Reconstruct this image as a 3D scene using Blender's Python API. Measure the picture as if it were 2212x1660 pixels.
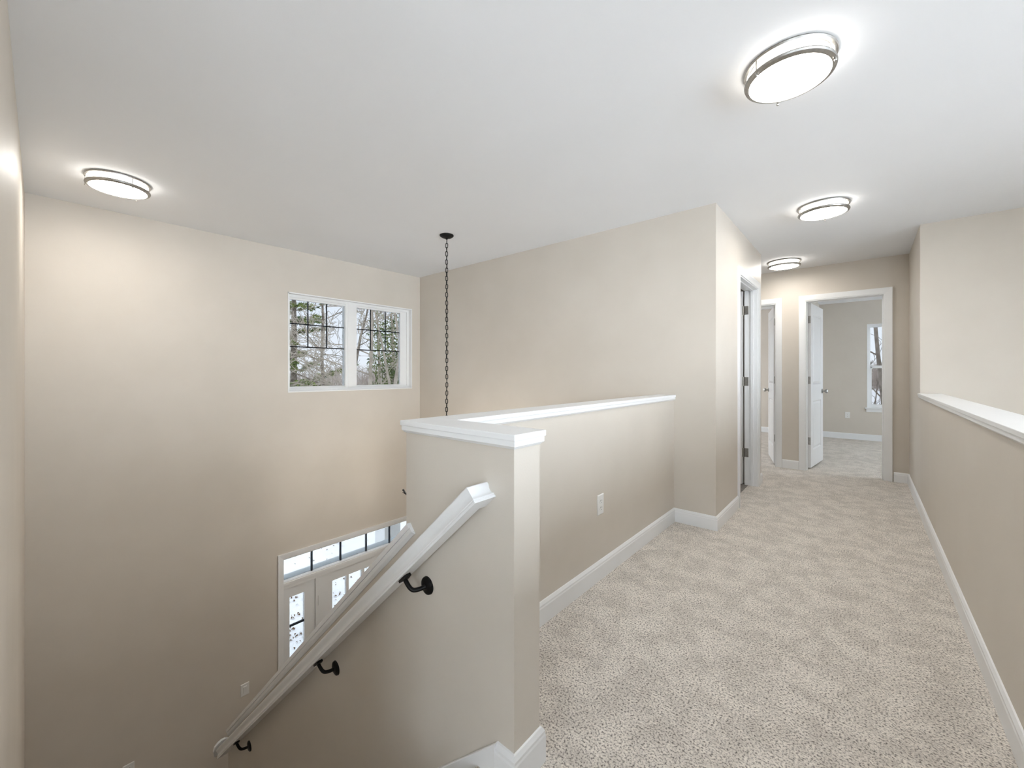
import bpy, bmesh, math, random
from mathutils import Vector, Matrix

# ------------------------------------------------------------------ clear
for o in list(bpy.data.objects):
    bpy.data.objects.remove(o, do_unlink=True)
scene = bpy.context.scene
C = scene.collection

# ------------------------------------------------------------------ camera
PSI = math.atan2(761.0, 880.0)
cam_d = bpy.data.cameras.new('camera')
cam_d.sensor_fit = 'HORIZONTAL'
cam_d.sensor_width = 36.0
cam_d.lens = 36.0 * 880.0 / 2212.0
cam_d.shift_y = -23.0 / 2212.0
cam_d.clip_start = 0.01
cam_d.clip_end = 400.0
cam = bpy.data.objects.new('camera', cam_d)
cam.location = (0.0, 0.0, 1.17)
cam.rotation_euler = (math.pi / 2, 0.0, PSI)
C.objects.link(cam)
scene.camera = cam

# ------------------------------------------------------------------ sky, sun, exposure
SKY_STRENGTH = 8.0
LAMP_BOTTOM = 28.0
LAMP_SIDE = 4.0
BULB = 150.0
world = bpy.data.worlds.new('sky')
scene.world = world
world.use_nodes = True
wn = world.node_tree
wn.nodes.clear()
w_out = wn.nodes.new('ShaderNodeOutputWorld')
w_bg = wn.nodes.new('ShaderNodeBackground')
w_tc = wn.nodes.new('ShaderNodeTexCoord')
w_sep = wn.nodes.new('ShaderNodeSeparateXYZ')
w_ramp = wn.nodes.new('ShaderNodeValToRGB')
w_ramp.color_ramp.elements[0].position = 0.0
w_ramp.color_ramp.elements[0].color = (0.84, 0.90, 0.98, 1)
w_ramp.color_ramp.elements[1].position = 0.9
w_ramp.color_ramp.elements[1].color = (0.88, 0.92, 0.97, 1)
e = w_ramp.color_ramp.elements.new(0.16)
e.color = (0.78, 0.86, 0.97, 1)
wn.links.new(w_tc.outputs['Generated'], w_sep.inputs[0])
wn.links.new(w_sep.outputs['Z'], w_ramp.inputs[0])
wn.links.new(w_ramp.outputs[0], w_bg.inputs[0])
w_bg.inputs[1].default_value = SKY_STRENGTH
wn.links.new(w_bg.outputs[0], w_out.inputs[0])

vs = scene.view_settings
vs.view_transform = 'Standard'
vs.look = 'None'
vs.gamma = 1.0
vs.use_curve_mapping = False
vs.exposure = 0.63

# ------------------------------------------------------------------ materials
def pbr(name, col, rough=0.5, metal=0.0, spec=0.5):
    m = bpy.data.materials.new(name)
    m.use_nodes = True
    b = m.node_tree.nodes['Principled BSDF']
    b.inputs['Base Color'].default_value = (*col, 1)
    b.inputs['Roughness'].default_value = rough
    b.inputs['Metallic'].default_value = metal
    b.inputs['Specular IOR Level'].default_value = spec
    return m

def noisy(m, col_a, col_b, scale, bump=0.0, bump_scale=None, detail=4.0, lo=0.35, hi=0.65):
    nt = m.node_tree
    b = nt.nodes['Principled BSDF']
    tc = nt.nodes.new('ShaderNodeTexCoord')
    n = nt.nodes.new('ShaderNodeTexNoise')
    n.inputs['Scale'].default_value = scale
    n.inputs['Detail'].default_value = detail
    nt.links.new(tc.outputs['Object'], n.inputs['Vector'])
    r = nt.nodes.new('ShaderNodeValToRGB')
    r.color_ramp.elements[0].position = lo
    r.color_ramp.elements[1].position = hi
    r.color_ramp.elements[0].color = (*col_a, 1)
    r.color_ramp.elements[1].color = (*col_b, 1)
    nt.links.new(n.outputs['Fac'], r.inputs[0])
    nt.links.new(r.outputs[0], b.inputs['Base Color'])
    if bump > 0:
        n2 = nt.nodes.new('ShaderNodeTexNoise')
        n2.inputs['Scale'].default_value = bump_scale or scale
        n2.inputs['Detail'].default_value = 3.0
        nt.links.new(tc.outputs['Object'], n2.inputs['Vector'])
        bp = nt.nodes.new('ShaderNodeBump')
        bp.inputs['Strength'].default_value = bump
        bp.inputs['Distance'].default_value = 0.002
        nt.links.new(n2.outputs['Fac'], bp.inputs['Height'])
        nt.links.new(bp.outputs[0], b.inputs['Normal'])
    return m

M = {}
M['wall'] = noisy(pbr('greige_paint', (.60, .56, .50), 0.48, spec=.35), (.640, .582, .508), (.660, .602, .528), 3.0, 0.12, 260.0)
M['ceiling'] = noisy(pbr('ceiling_paint', (.80, .80, .80), 0.75, spec=.2), (.868, .876, .890), (.878, .886, .900), 2.0, 0.08, 200.0)
M['trim'] = noisy(pbr('white_trim_paint', (.84, .84, .835), 0.32), (.835, .835, .83), (.85, .85, .845), 5.0)
M['door'] = noisy(pbr('white_door_paint', (.82, .81, .79), 0.38), (.81, .80, .78), (.825, .815, .795), 6.0)
M['vinyl'] = noisy(pbr('white_vinyl', (.85, .85, .84), 0.35), (.845, .845, .835), (.86, .86, .85), 5.0)
M['plastic'] = noisy(pbr('white_plastic', (.82, .81, .78), 0.3), (.815, .805, .775), (.83, .82, .79), 9.0)
M['slot'] = pbr('socket_slot', (.05, .05, .05), 0.6)
M['black'] = noisy(pbr('black_iron', (.004, .004, .004), 0.45, spec=.25), (.003, .003, .003), (.006, .006, .006), 30.0)
M['nickel'] = noisy(pbr('brushed_nickel', (.40, .385, .365), 0.38, 1.0), (.36, .35, .33), (.44, .425, .40), 60.0)
M['hinge'] = noisy(pbr('satin_nickel_hinge', (.42, .40, .36), 0.38, 1.0), (.38, .36, .33), (.46, .44, .40), 60.0)
M['muntin'] = pbr('grey_blue_grille', (.20, .26, .31), 0.5)  # blue-grey of the reflected sky put into the bar colour
M['muntin_dark'] = pbr('dark_grille', (.015, .025, .04), 0.5)
M['shade_grey'] = pbr('shaded_sill', (.50, .55, .58), 0.6)  # blue-grey shade on the transom ledge put into its colour
M['candle'] = pbr('ivory_candle_sleeve', (.75, .70, .58), 0.5)
M['tile'] = noisy(pbr('grey_vinyl_plank', (.22, .20, .17), 0.5), (.16, .145, .125), (.30, .275, .24), 18.0)
M['wood_floor'] = noisy(pbr('foyer_plank_floor', (.25, .20, .15), 0.5), (.12, .09, .065), (.18, .14, .10), 9.0)
M['snow'] = noisy(pbr('snow', (.86, .88, .91), 0.8), (.78, .81, .86), (.90, .91, .93), 0.7, 0.4, 3.0)
M['bark'] = noisy(pbr('bark', (.16, .13, .105), 0.9), (.16, .135, .11), (.34, .29, .245), 6.0, 0.5, 30.0)
M['bark_pale'] = noisy(pbr('pale_bark', (.42, .37, .30), 0.9), (.42, .37, .31), (.66, .59, .50), 4.0, 0.4, 20.0)
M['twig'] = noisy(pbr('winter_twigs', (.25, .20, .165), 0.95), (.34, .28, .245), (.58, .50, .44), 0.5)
M['pine'] = noisy(pbr('pine_needles', (.09, .14, .05), 0.8), (.10, .19, .05), (.42, .47, .17), 1.3)
M['ivy'] = noisy(pbr('ivy_leaves', (.05, .08, .03), 0.7), (.06, .11, .04), (.30, .35, .14), 1.8)
M['litter'] = pbr('leaf_litter', (.13, .075, .04), 0.9)
M['bounce_blocker'] = noisy(pbr('dark_timber', (.16, .13, .10), 0.8), (.12, .10, .08), (.20, .165, .13), 5.0)  # dark so the added boards send little light upward
M['column'] = noisy(pbr('porch_column_paint', (.72, .74, .75), 0.5), (.70, .72, .73), (.74, .76, .77), 4.0)

def carpet_material():
    m = pbr('beige_carpet', (.5, .46, .42), 0.95, spec=.05)
    nt = m.node_tree
    b = nt.nodes['Principled BSDF']
    tc = nt.nodes.new('ShaderNodeTexCoord')
    fine = nt.nodes.new('ShaderNodeTexNoise')
    fine.inputs['Scale'].default_value = 145.0
    fine.inputs['Detail'].default_value = 3.0
    fine.inputs['Roughness'].default_value = 0.65
    nt.links.new(tc.outputs['Object'], fine.inputs['Vector'])
    r1 = nt.nodes.new('ShaderNodeValToRGB')
    r1.color_ramp.elements[0].position = 0.36
    r1.color_ramp.elements[0].color = (.20, .18, .158, 1)
    r1.color_ramp.elements[1].position = 0.62
    r1.color_ramp.elements[1].color = (.90, .84, .765, 1)
    k = r1.color_ramp.elements.new(0.48)
    k.color = (.74, .68, .61, 1)
    nt.links.new(fine.outputs['Fac'], r1.inputs[0])
    big = nt.nodes.new('ShaderNodeTexNoise')
    big.inputs['Scale'].default_value = 7.0
    big.inputs['Detail'].default_value = 7.0
    big.inputs['Roughness'].default_value = 0.8
    big.inputs['Distortion'].default_value = 0.15
    nt.links.new(tc.outputs['Object'], big.inputs['Vector'])
    r2 = nt.nodes.new('ShaderNodeValToRGB')
    r2.color_ramp.elements[0].position = 0.43
    r2.color_ramp.elements[0].color = (.86, .855, .85, 1)
    r2.color_ramp.elements[1].position = 0.57
    r2.color_ramp.elements[1].color = (1.06, 1.06, 1.06, 1)
    nt.links.new(big.outputs['Fac'], r2.inputs[0])
    mul = nt.nodes.new('ShaderNodeMix')
    mul.data_type = 'RGBA'
    mul.blend_type = 'MULTIPLY'
    mul.inputs['Factor'].default_value = 1.0
    nt.links.new(r1.outputs[0], mul.inputs['A'])
    nt.links.new(r2.outputs[0], mul.inputs['B'])
    nt.links.new(mul.outputs['Result'], b.inputs['Base Color'])
    bp = nt.nodes.new('ShaderNodeBump')
    bp.inputs['Strength'].default_value = 0.9
    bp.inputs['Distance'].default_value = 0.006
    nt.links.new(fine.outputs['Fac'], bp.inputs['Height'])
    nt.links.new(bp.outputs[0], b.inputs['Normal'])
    return m
M['carpet'] = carpet_material()

def glass_material(name='window_glass', tint=(.97, .985, .985)):
    m = bpy.data.materials.new(name)
    m.use_nodes = True
    nt = m.node_tree
    nt.nodes.clear()
    out = nt.nodes.new('ShaderNodeOutputMaterial')
    tr = nt.nodes.new('ShaderNodeBsdfTransparent')
    tr.inputs[0].default_value = (*tint, 1)
    gl = nt.nodes.new('ShaderNodeBsdfGlossy')
    gl.inputs['Roughness'].default_value = 0.02
    fr = nt.nodes.new('ShaderNodeFresnel')
    fr.inputs[0].default_value = 1.25
    mx = nt.nodes.new('ShaderNodeMixShader')
    nt.links.new(fr.outputs[0], mx.inputs[0])
    nt.links.new(tr.outputs[0], mx.inputs[1])
    nt.links.new(gl.outputs[0], mx.inputs[2])
    nt.links.new(mx.outputs[0], out.inputs[0])
    return m
M['glass'] = glass_material('view_dimming_glass', (.285, .287, .287))  # darkened to hold down the outdoor brightness, not a real coating
M['clear_glass'] = glass_material()
M['entry_glass'] = glass_material('entry_glass', (.35, .355, .355))  # darkened too, a little less, so the snow outside stays in range

def emit_material(name, col, strength):
    m = bpy.data.materials.new(name)
    m.use_nodes = True
    b = m.node_tree.nodes['Principled BSDF']
    b.inputs['Base Color'].default_value = (.9, .9, .88, 1)
    b.inputs['Emission Color'].default_value = (*col, 1)
    b.inputs['Emission Strength'].default_value = strength
    return m
M['lamp_bottom'] = emit_material('lit_acrylic_lens', (1.0, .965, .91), LAMP_BOTTOM)
M['bulb'] = emit_material('lit_candle_bulb', (1.0, .965, .91), BULB)
M['lamp_side'] = emit_material('lit_acrylic_side', (1.0, .965, .91), LAMP_SIDE)

# ------------------------------------------------------------------ mesh helpers
class MB:
    def __init__(s):
        s.v = []
        s.f = []
        s.smooth = []
    def add(s, vs, fs, smooth=False):
        o = len(s.v)
        s.v += [tuple(p) for p in vs]
        for f in fs:
            s.f.append(tuple(o + i for i in f))
            s.smooth.append(smooth)
        return s
    def box(s, x0, x1, y0, y1, z0, z1):
        x0, x1 = min(x0, x1), max(x0, x1)
        y0, y1 = min(y0, y1), max(y0, y1)
        z0, z1 = min(z0, z1), max(z0, z1)
        v = [(x0, y0, z0), (x1, y0, z0), (x1, y1, z0), (x0, y1, z0), (x0, y0, z1), (x1, y0, z1), (x1, y1, z1), (x0, y1, z1)]
        f = [(0, 3, 2, 1), (4, 5, 6, 7), (0, 1, 5, 4), (1, 2, 6, 5), (2, 3, 7, 6), (3, 0, 4, 7)]
        return s.add(v, f)
    def loft(s, rings, caps=True, closed=True, smooth=False):
        n = len(rings[0])
        v = [p for r in rings for p in r]
        f = []
        for i in range(len(rings) - 1):
            for j in range(n if closed else n - 1):
                k = (j + 1) % n
                f.append((i * n + j, i * n + k, (i + 1) * n + k, (i + 1) * n + j))
        s.add(v, f, smooth)
        if caps:
            o = len(s.v) - len(v)
            s.f.append(tuple(o + i for i in reversed(range(n))))
            s.smooth.append(False)
            s.f.append(tuple(o + (len(rings) - 1) * n + i for i in range(n)))
            s.smooth.append(False)
        return s
    def tube(s, pts, rad, n=8, smooth=True, caps=True):
        pts = [Vector(p) for p in pts]
        if not hasattr(rad, '__len__'):
            rad = [rad] * len(pts)
        rings = []
        t0 = (pts[1] - pts[0]).normalized()
        up = Vector((0, 0, 1)) if abs(t0.z) < .9 else Vector((1, 0, 0))
        u = t0.cross(up).normalized()
        for i, p in enumerate(pts):
            if i == 0: t = pts[1] - pts[0]
            elif i == len(pts) - 1: t = pts[-1] - pts[-2]
            else: t = pts[i + 1] - pts[i - 1]
            t.normalize()
            u = (u - t * u.dot(t))
            if u.length < 1e-6:
                u = t.orthogonal()
            u.normalize()
            w = t.cross(u)
            rings.append([tuple(p + (u * math.cos(2 * math.pi * k / n) + w * math.sin(2 * math.pi * k / n)) * rad[i]) for k in range(n)])
        return s.loft(rings, caps, True, smooth)
    def lathe(s, prof, c=(0, 0, 0), n=32, axis='Z', smooth=True, closed_profile=False):
        c = Vector(c)
        rings = []
        pr = prof + [prof[0]] if closed_profile else prof
        for r, h in pr:
            ring = []
            for k in range(n):
                a = 2 * math.pi * k / n
                x, y = r * math.cos(a), r * math.sin(a)
                if axis == 'Z': q = (x, y, h)
                elif axis == 'Y': q = (x, h, y)
                else: q = (h, x, y)
                ring.append(tuple(c + Vector(q)))
            rings.append(ring)
        v = [p for r in rings for p in r]
        f = []
        for i in range(len(rings) - 1):
            for j in range(n):
                k = (j + 1) % n
                f.append((i * n + j, i * n + k, (i + 1) * n + k, (i + 1) * n + j))
        s.add(v, f, smooth)
        return s
    def prism(s, poly, d0, d1, plane='XZ'):
        """extrude a polygon given in a plane along the remaining axis"""
        def q(a, b, d):
            return {'XZ': (a, d, b), 'YZ': (d, a, b), 'XY': (a, b, d)}[plane]
        return s.loft([[q(a, b, d0) for a, b in poly], [q(a, b, d1) for a, b in poly]])
    def build(s, name, mat, parent=None, local=False, bevel=0.0):
        me = bpy.data.meshes.new(name)
        me.from_pydata(s.v, [], s.f)
        bm = bmesh.new()
        bm.from_mesh(me)
        bmesh.ops.remove_doubles(bm, verts=bm.verts, dist=1e-6)
        if len(bm.faces) < 60000:
            bmesh.ops.recalc_face_normals(bm, faces=bm.faces)
        bm.to_mesh(me)
        bm.free()
        if any(s.smooth):
            for p in me.polygons:
                p.use_smooth = True
            if hasattr(me, 'set_sharp_from_angle'):
                me.set_sharp_from_angle(angle=math.radians(35))
        me.materials.append(mat)
        o = bpy.data.objects.new(name, me)
        C.objects.link(o)
        if parent:
            o.parent = parent
            if not local:
                o.matrix_parent_inverse = wm(parent).inverted()
        if bevel:
            b = o.modifiers.new('bevel', 'BEVEL')
            b.width = bevel
            b.segments = 2
            b.limit_method = 'ANGLE'
        return o

def wm(o):
    m = Matrix.LocRotScale(o.location, o.rotation_euler, o.scale)
    if o.parent:
        return wm(o.parent) @ o.matrix_parent_inverse @ m
    return m

def tag(o, label, cat, group=None, kind=None):
    o['label'] = label
    o['category'] = cat
    if group: o['group'] = group
    if kind: o['kind'] = kind
    return o

def thing(name, label, cat, loc=(0, 0, 0), group=None, kind=None):
    o = bpy.data.objects.new(name, None)
    o.empty_display_size = 0.1
    o.location = loc
    C.objects.link(o)
    return tag(o, label, cat, group, kind)

def copy_tree(o, parent=None):
    c = o.copy()
    C.objects.link(c)
    c.parent = parent
    for ch in o.children:
        copy_tree(ch, c)
    return c

def wall_grid(mb, axis, d0, d1, u0, u1, z0, z1, holes=()):
    """solid wall slab with rectangular openings. axis 'X': slab between x=d0..d1, u=y; axis 'Y': slab y=d0..d1, u=x"""
    us = sorted(set([u0, u1] + [h[0] for h in holes] + [h[1] for h in holes]))
    zs = sorted(set([z0, z1] + [h[2] for h in holes] + [h[3] for h in holes]))
    us = [u for u in us if u0 <= u <= u1]
    zs = [z for z in zs if z0 <= z <= z1]
    nu, nz = len(us) - 1, len(zs) - 1
    def solid(i, j):
        if i < 0 or j < 0 or i >= nu or j >= nz: return False
        cu, cz = (us[i] + us[i + 1]) / 2, (zs[j] + zs[j + 1]) / 2
        return not any(h[0] < cu < h[1] and h[2] < cz < h[3] for h in holes)
    def P(u, d, z):
        return (d, u, z) if axis == 'X' else (u, d, z)
    def quad(a, b, c, d):
        mb.add([a, b, c, d], [(0, 1, 2, 3)])
    for i in range(nu):
        for j in range(nz):
            if not solid(i, j): continue
            a, b, c, d = us[i], us[i + 1], zs[j], zs[j + 1]
            for dd in (d0, d1):
                quad(P(a, dd, c), P(b, dd, c), P(b, dd, d), P(a, dd, d))
            if not solid(i - 1, j): quad(P(a, d0, c), P(a, d1, c), P(a, d1, d), P(a, d0, d))
            if not solid(i + 1, j): quad(P(b, d0, c), P(b, d1, c), P(b, d1, d), P(b, d0, d))
            if not solid(i, j - 1): quad(P(a, d0, c), P(b, d0, c), P(b, d1, c), P(a, d1, c))
            if not solid(i, j + 1): quad(P(a, d0, d), P(b, d0, d), P(b, d1, d), P(a, d1, d))
    return mb

def wall(name, label, axis, d0, d1, u0, u1, z0, z1, holes=(), mat='wall'):
    o = wall_grid(MB(), axis, d0, d1, u0, u1, z0, z1, holes).build(name, M[mat])
    return tag(o, label, 'wall', kind='structure')

# ------------------------------------------------------------------ dimensions (metres, camera eye above the origin)
CE = 2.44          # ceiling
LOW = -3.07        # lower floor
WX = -4.455        # window wall
LY = -0.075        # left wall beside the stairs
BY = 3.285         # back wall of the foyer void
HX = -0.835        # left wall of the hall
FY = 6.02          # far wall with the doors
RX = 0.36          # right side of the hall
RY = 4.91          # end of the right half wall
RB = 9.43          # outer wall of the far bedrooms
GX = 2.7           # outer wall of the open great room on the right
S1 = (-1.255, -0.741, 0.866, 0.984)    # stair half wall x0,x1,y0,y1
S2 = (-1.255, -1.143)                  # hall half wall x0,x1
HW = 0.957         # half wall height under its cap

# ------------------------------------------------------------------ floors and ceiling
mb = MB()
mb.box(S1[0] + .01, RX + .11, S1[2] + .03, BY + .1, -.30, 0)
mb.box(-.86, RX + .11, -.6, S1[2] + .03, -.30, 0)
mb.box(-4.4, GX, -4.6, -.6, -.30, 0)
mb.box(-4.4, -.86, -.6, LY - .1, -.30, 0)
mb.box(HX - .081, RX + .115, BY + .1, RB, -.30, 0)
mb.box(-4.4, HX - .081, 5.04, RB, -.30, 0)
mb.box(RX + .115, GX, 5.02, RB, -.30, 0)
tag(mb.build('floor', M['carpet']), 'beige speckled carpet covering the upper hallway and the bedrooms', 'floor', kind='structure')
tag(MB().box(-3.4, HX - .081, BY + .1, 5.04, -.30, -.002).build('floor_bath', M['tile']), 'grey plank floor just inside the side door', 'floor', kind='structure')
tag(MB().box(WX - .2, GX, -.6, BY + 1.7, LOW - .2, LOW).build('floor_lower', M['wood_floor']), 'floor of the lower entry level', 'floor', kind='structure')
tag(MB().box(WX - .2, GX + .2, -4.8, RB + .2, CE, CE + .25).build('ceiling', M['ceiling']), 'smooth white ceiling above stairs and hallway', 'ceiling', kind='structure')

# ------------------------------------------------------------------ walls
WIN = (1.651, 3.158, .974, 2.004)
ENT = (1.600, 3.228, LOW, -.715)
wall('wall_front', 'tall greige wall holding the twin window and the entry door', 'X', WX - .17, WX, -4.72, BY + .2, LOW - .2, CE, [WIN, ENT])
wall('wall_left', 'greige wall at the far left beside the stairs', 'Y', LY - .12, LY, WX, -.86, LOW - .2, CE)
wall('wall_back', 'greige wall behind the hanging chain', 'Y', BY, BY + .115, WX, HX, LOW - .2, CE)
BATH = (4.03, 4.845, -.3, 2.045)
wall('wall_hall', 'bright hall wall with the half hidden side door', 'X', HX - .115, HX, BY + .115, 5.04, -.3, CE, [BATH])
wall('wall_side_hall', 'wall of the short side passage', 'Y', 4.925, 5.04, -4.4, HX - .115, -.3, CE)
MAIN = (-.540, .170, -.3, 2.045)
FLD = (-1.545, -.832, -.3, 2.045)
wall('wall_far', 'greige wall at the hall end with two open doors', 'Y', FY, FY + .115, -4.4, RX, -.3, CE, [MAIN, FLD])
wall('wall_right', 'narrow greige wall at the right end of the hallway', 'X', RX, RX + .115, RY, FY + .115, -.3, CE)
wall('wall_loft', 'pale wall above the right half wall', 'Y', RY, RY + .115, RX + .115, GX, LOW - .2, CE)
W2 = (.036, .95, .555, 2.025)
W3 = (-3.5, -2.1, .555, 2.025)
wall('wall_bedroom', 'outer bedroom wall seen through the open door', 'Y', RB, RB + .17, -4.4, GX, -.3, CE, [W2, W3])
wall('wall_partition', 'partition between the two far bedrooms', 'X', -.745, -.63, FY + .115, RB, 0, CE)
W5 = (7.1, 8.7, .45, 2.1)
W6 = (-2.6, 3.2, .1, 2.16)
wall('wall_garden', 'outer wall on the right of the open great room', 'X', GX, GX + .17, -4.72, RB + .17, LOW - .2, CE, [W5, W6])
wall('wall_west', 'outer wall of the side passage and rooms', 'X', -4.52, -4.4, BY + .115, RB + .17, -.3, CE, [(6.8, 8.6, .6, 2.05)])
W8 = (.3, 2.3, .5, 2.15)
wall('wall_rear', 'outer wall of the loft behind the viewer', 'Y', -4.72, -4.6, WX - .17, GX + .17, -.3, CE, [W8])
wall('wall_void', 'wall below the loft floor behind the viewer', 'Y', -.7, -.6, RX + .115, GX, LOW - .2, -.3)
wall('wall_under_stairs', 'wall below the upper hall floor', 'X', S2[0], S2[0] + .1, .984, BY, LOW - .2, -.30)

# ------------------------------------------------------------------ half walls with moulded caps
def level_cap(parent, x0, x1, y0, y1, zt, sides='NSEW'):
    """board + moulding, outlines given at the wall faces"""
    b = MB()
    ov = .016
    b.box(x0 - (ov if 'W' in sides else 0), x1 + (ov if 'E' in sides else 0), y0 - (ov if 'S' in sides else 0), y1 + (ov if 'N' in sides else 0), zt - .018, zt)
    b.build('cap_board', M['trim'], parent, bevel=.002)
    t = MB()
    # cove moulding: stacked offsets
    for o0, o1, za, zb in ((.012, .012, .018, .034), (.012, .003, .034, .043)):
        r = []
        for o, z in ((o0, za), (o1, zb)):
            xa = x0 - (o if 'W' in sides else 0)
            xb = x1 + (o if 'E' in sides else 0)
            ya = y0 - (o if 'S' in sides else 0)
            yb = y1 + (o if 'N' in sides else 0)
            r.append([(xa, ya, zt - z), (xb, ya, zt - z), (xb, yb, zt - z), (xa, yb, zt - z)])
        t.loft(r)
    t.build('cap_moulding', M['trim'], parent)

# stair half wall with the sloping knee wall below it
SL = .912                                   # slope of the knee wall
KX0, KX1 = -3.40, S1[0]                     # knee wall extent in x
def knee_top(x):                            # top of the sloped cap
    return .613 + (x - KX1) * SL
mb = MB()
mb.box(S1[0], S1[1], S1[2], S1[3], LOW, HW)
stair_wall = tag(mb.build('wall_stair', M['wall']), 'greige half wall carrying the handrail, capped with white moulding', 'half wall', kind='structure')
knee = tag(MB().prism([(KX0, LOW), (KX1, LOW), (KX1, knee_top(KX1) - .043), (KX0, knee_top(KX0) - .043)], S1[2], S1[3], 'XZ').build('wall_knee', M['wall']),
           'sloping knee wall below the handrail with a white cap', 'half wall', kind='structure')
level_cap(stair_wall, S1[0], S1[1], S1[2], S1[3] - .004, 1.0, 'SEWN')
hall_half = tag(MB().box(S2[0], S2[1], S1[3], BY, -.3, HW).build('wall_hall_half', M['wall']), 'greige half wall with an outlet along the hallway carpet', 'half wall', kind='structure')
level_cap(hall_half, S2[0], S2[1], S1[3] + .012, BY, 1.0, 'EW')
right_half = tag(MB().box(RX, RX + .115, -.6, RY, -.3, HW).build('wall_right_half', M['wall']), 'greige half wall on the right of the hallway with white sill cap', 'half wall', kind='structure')
level_cap(right_half, RX, RX + .115, -.6, RY + .0, 1.0, 'EW')

# sloped cap of the knee wall
def sloped(parent, name, off, ta, tb, mat, x0=KX0, x1=KX1, off2=None):
    cs = 1 / math.sqrt(1 + SL * SL)
    n = Vector((-SL * cs, 0, cs))
    d = Vector((cs, 0, SL * cs))
    p0 = Vector((x0, 0, knee_top(x0)))
    p1 = Vector((x1, 0, knee_top(x1))) - d * .0
    off2 = off if off2 is None else off2
    rings = []
    for p in (p0, p1):
        rings.append([tuple(p - n * ta + Vector((0, S1[2] - off, 0))), tuple(p - n * tb + Vector((0, S1[2] - off2, 0))),
                      tuple(p - n * tb + Vector((0, S1[3] + off2, 0))), tuple(p - n * ta + Vector((0, S1[3] + off, 0)))])
    return MB().loft(rings).build(name, mat, parent, bevel=.0015)
sloped(knee, 'cap_board', .016, 0, .018, M['trim'], x1=KX1 + .025)
sloped(knee, 'cap_moulding', .012, .018, .034, M['trim'], x1=KX1 + .025)
sloped(knee, 'cap_moulding', .012, .034, .044, M['trim'], x1=KX1 + .025, off2=.003)

# ------------------------------------------------------------------ baseboards
BBP = [(0, 0), (.014, 0), (.014, .078), (.012, .084), (.012, .092), (.005, .103), (0, .105)]   # (out, up)
def baseboard(mb, path, z=0.0):
    """path: list of (x, y) along the wall foot, room on the LEFT of travel direction"""
    n = len(path)
    rings = []
    for i, p in enumerate(path):
        p = Vector((p[0], p[1]))
        dirs = []
        if i > 0: dirs.append((p - Vector(path[i - 1][:2])).normalized())
        if i < n - 1: dirs.append((Vector(path[i + 1][:2]) - p).normalized())
        nrm = [Vector((-d.y, d.x)) for d in dirs]
        if len(nrm) == 1: m = nrm[0]
        else:
            m = nrm[0] + nrm[1]
            m = m / m.dot(nrm[0]) if abs(m.dot(nrm[0])) > 1e-6 else nrm[0]
        rings.append([(p.x + m.x * o, p.y + m.y * o, z + h) for o, h in BBP])
    mb.loft(rings)
    return mb
def base(name, label, path):
    return tag(baseboard(MB(), path).build(name, M['trim']), label, 'baseboard', kind='structure')
base('baseboard_half', 'white baseboard along the hall half wall and around the wall corner', [(HX, BATH[0] - .062), (HX, BY), (S2[1], BY), (S2[1], S1[3]), (S1[1], S1[3]), (S1[1], S1[2]), (S1[1] - .062, S1[2])])
base('baseboard_hall', 'short white baseboard end at the hall corner', [(-1.6, 5.04), (HX, 5.04), (HX, BATH[1] + .062)])
base('baseboard_right', 'white baseboard along the right side of the hallway', [(RX, -.6), (RX, FY), (MAIN[1] + .070, FY)])
base('baseboard_far', 'short white baseboard between the two far doors', [(MAIN[0] - .062, FY), (FLD[1] + .062, FY)])
base('baseboard_bedroom', 'white baseboard in the bedroom behind the open door', [(GX, RB), (-.63, RB), (-.63, FY + .2)])
base('baseboard_left_bedroom', 'white baseboard glimpsed in the left bedroom', [(-.745, RB), (-4.4, RB)])

# stair skirt board
SS = .917
def skirt_z(x): return .105 + (x + .803) * SS
mb = MB()
mb.prism([(-.803, .105), (-.803, -.18), (-3.40, skirt_z(-3.40) - .28), (-3.40, skirt_z(-3.40))], S1[2] - .014, S1[2], 'XZ')
stairs = thing('staircase', 'carpeted staircase descending beside the half wall with white skirt board', 'staircase', (-.86, .4, 0))
mb.build('skirt_board', M['trim'], stairs, bevel=.002)
mb = MB().prism([(-.86, -.12), (-.86, -.40), (-3.40, skirt_z(-3.40) - .28), (-3.40, skirt_z(-3.40))], LY, LY + .014, 'XZ')
mb.build('skirt_board', M['trim'], stairs)
RISE, RUN = .2047, .2232
NST = 12
for i in range(NST):
    x1 = -.86 - RUN * i
    z = -RISE * (i + 1)
    x0 = x1 - RUN if i < NST - 1 else WX + .002
    MB().box(x0 - (.025 if i < NST - 1 else 0), x1, LY + .014, S1[2] - .014, z - .03, z).build('tread', M['carpet'], stairs)
    MB().box(x1 - .012, x1, LY + .014, S1[2] - .014, z, z + RISE - .03 if i else -.001).build('riser', M['carpet'], stairs)

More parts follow.
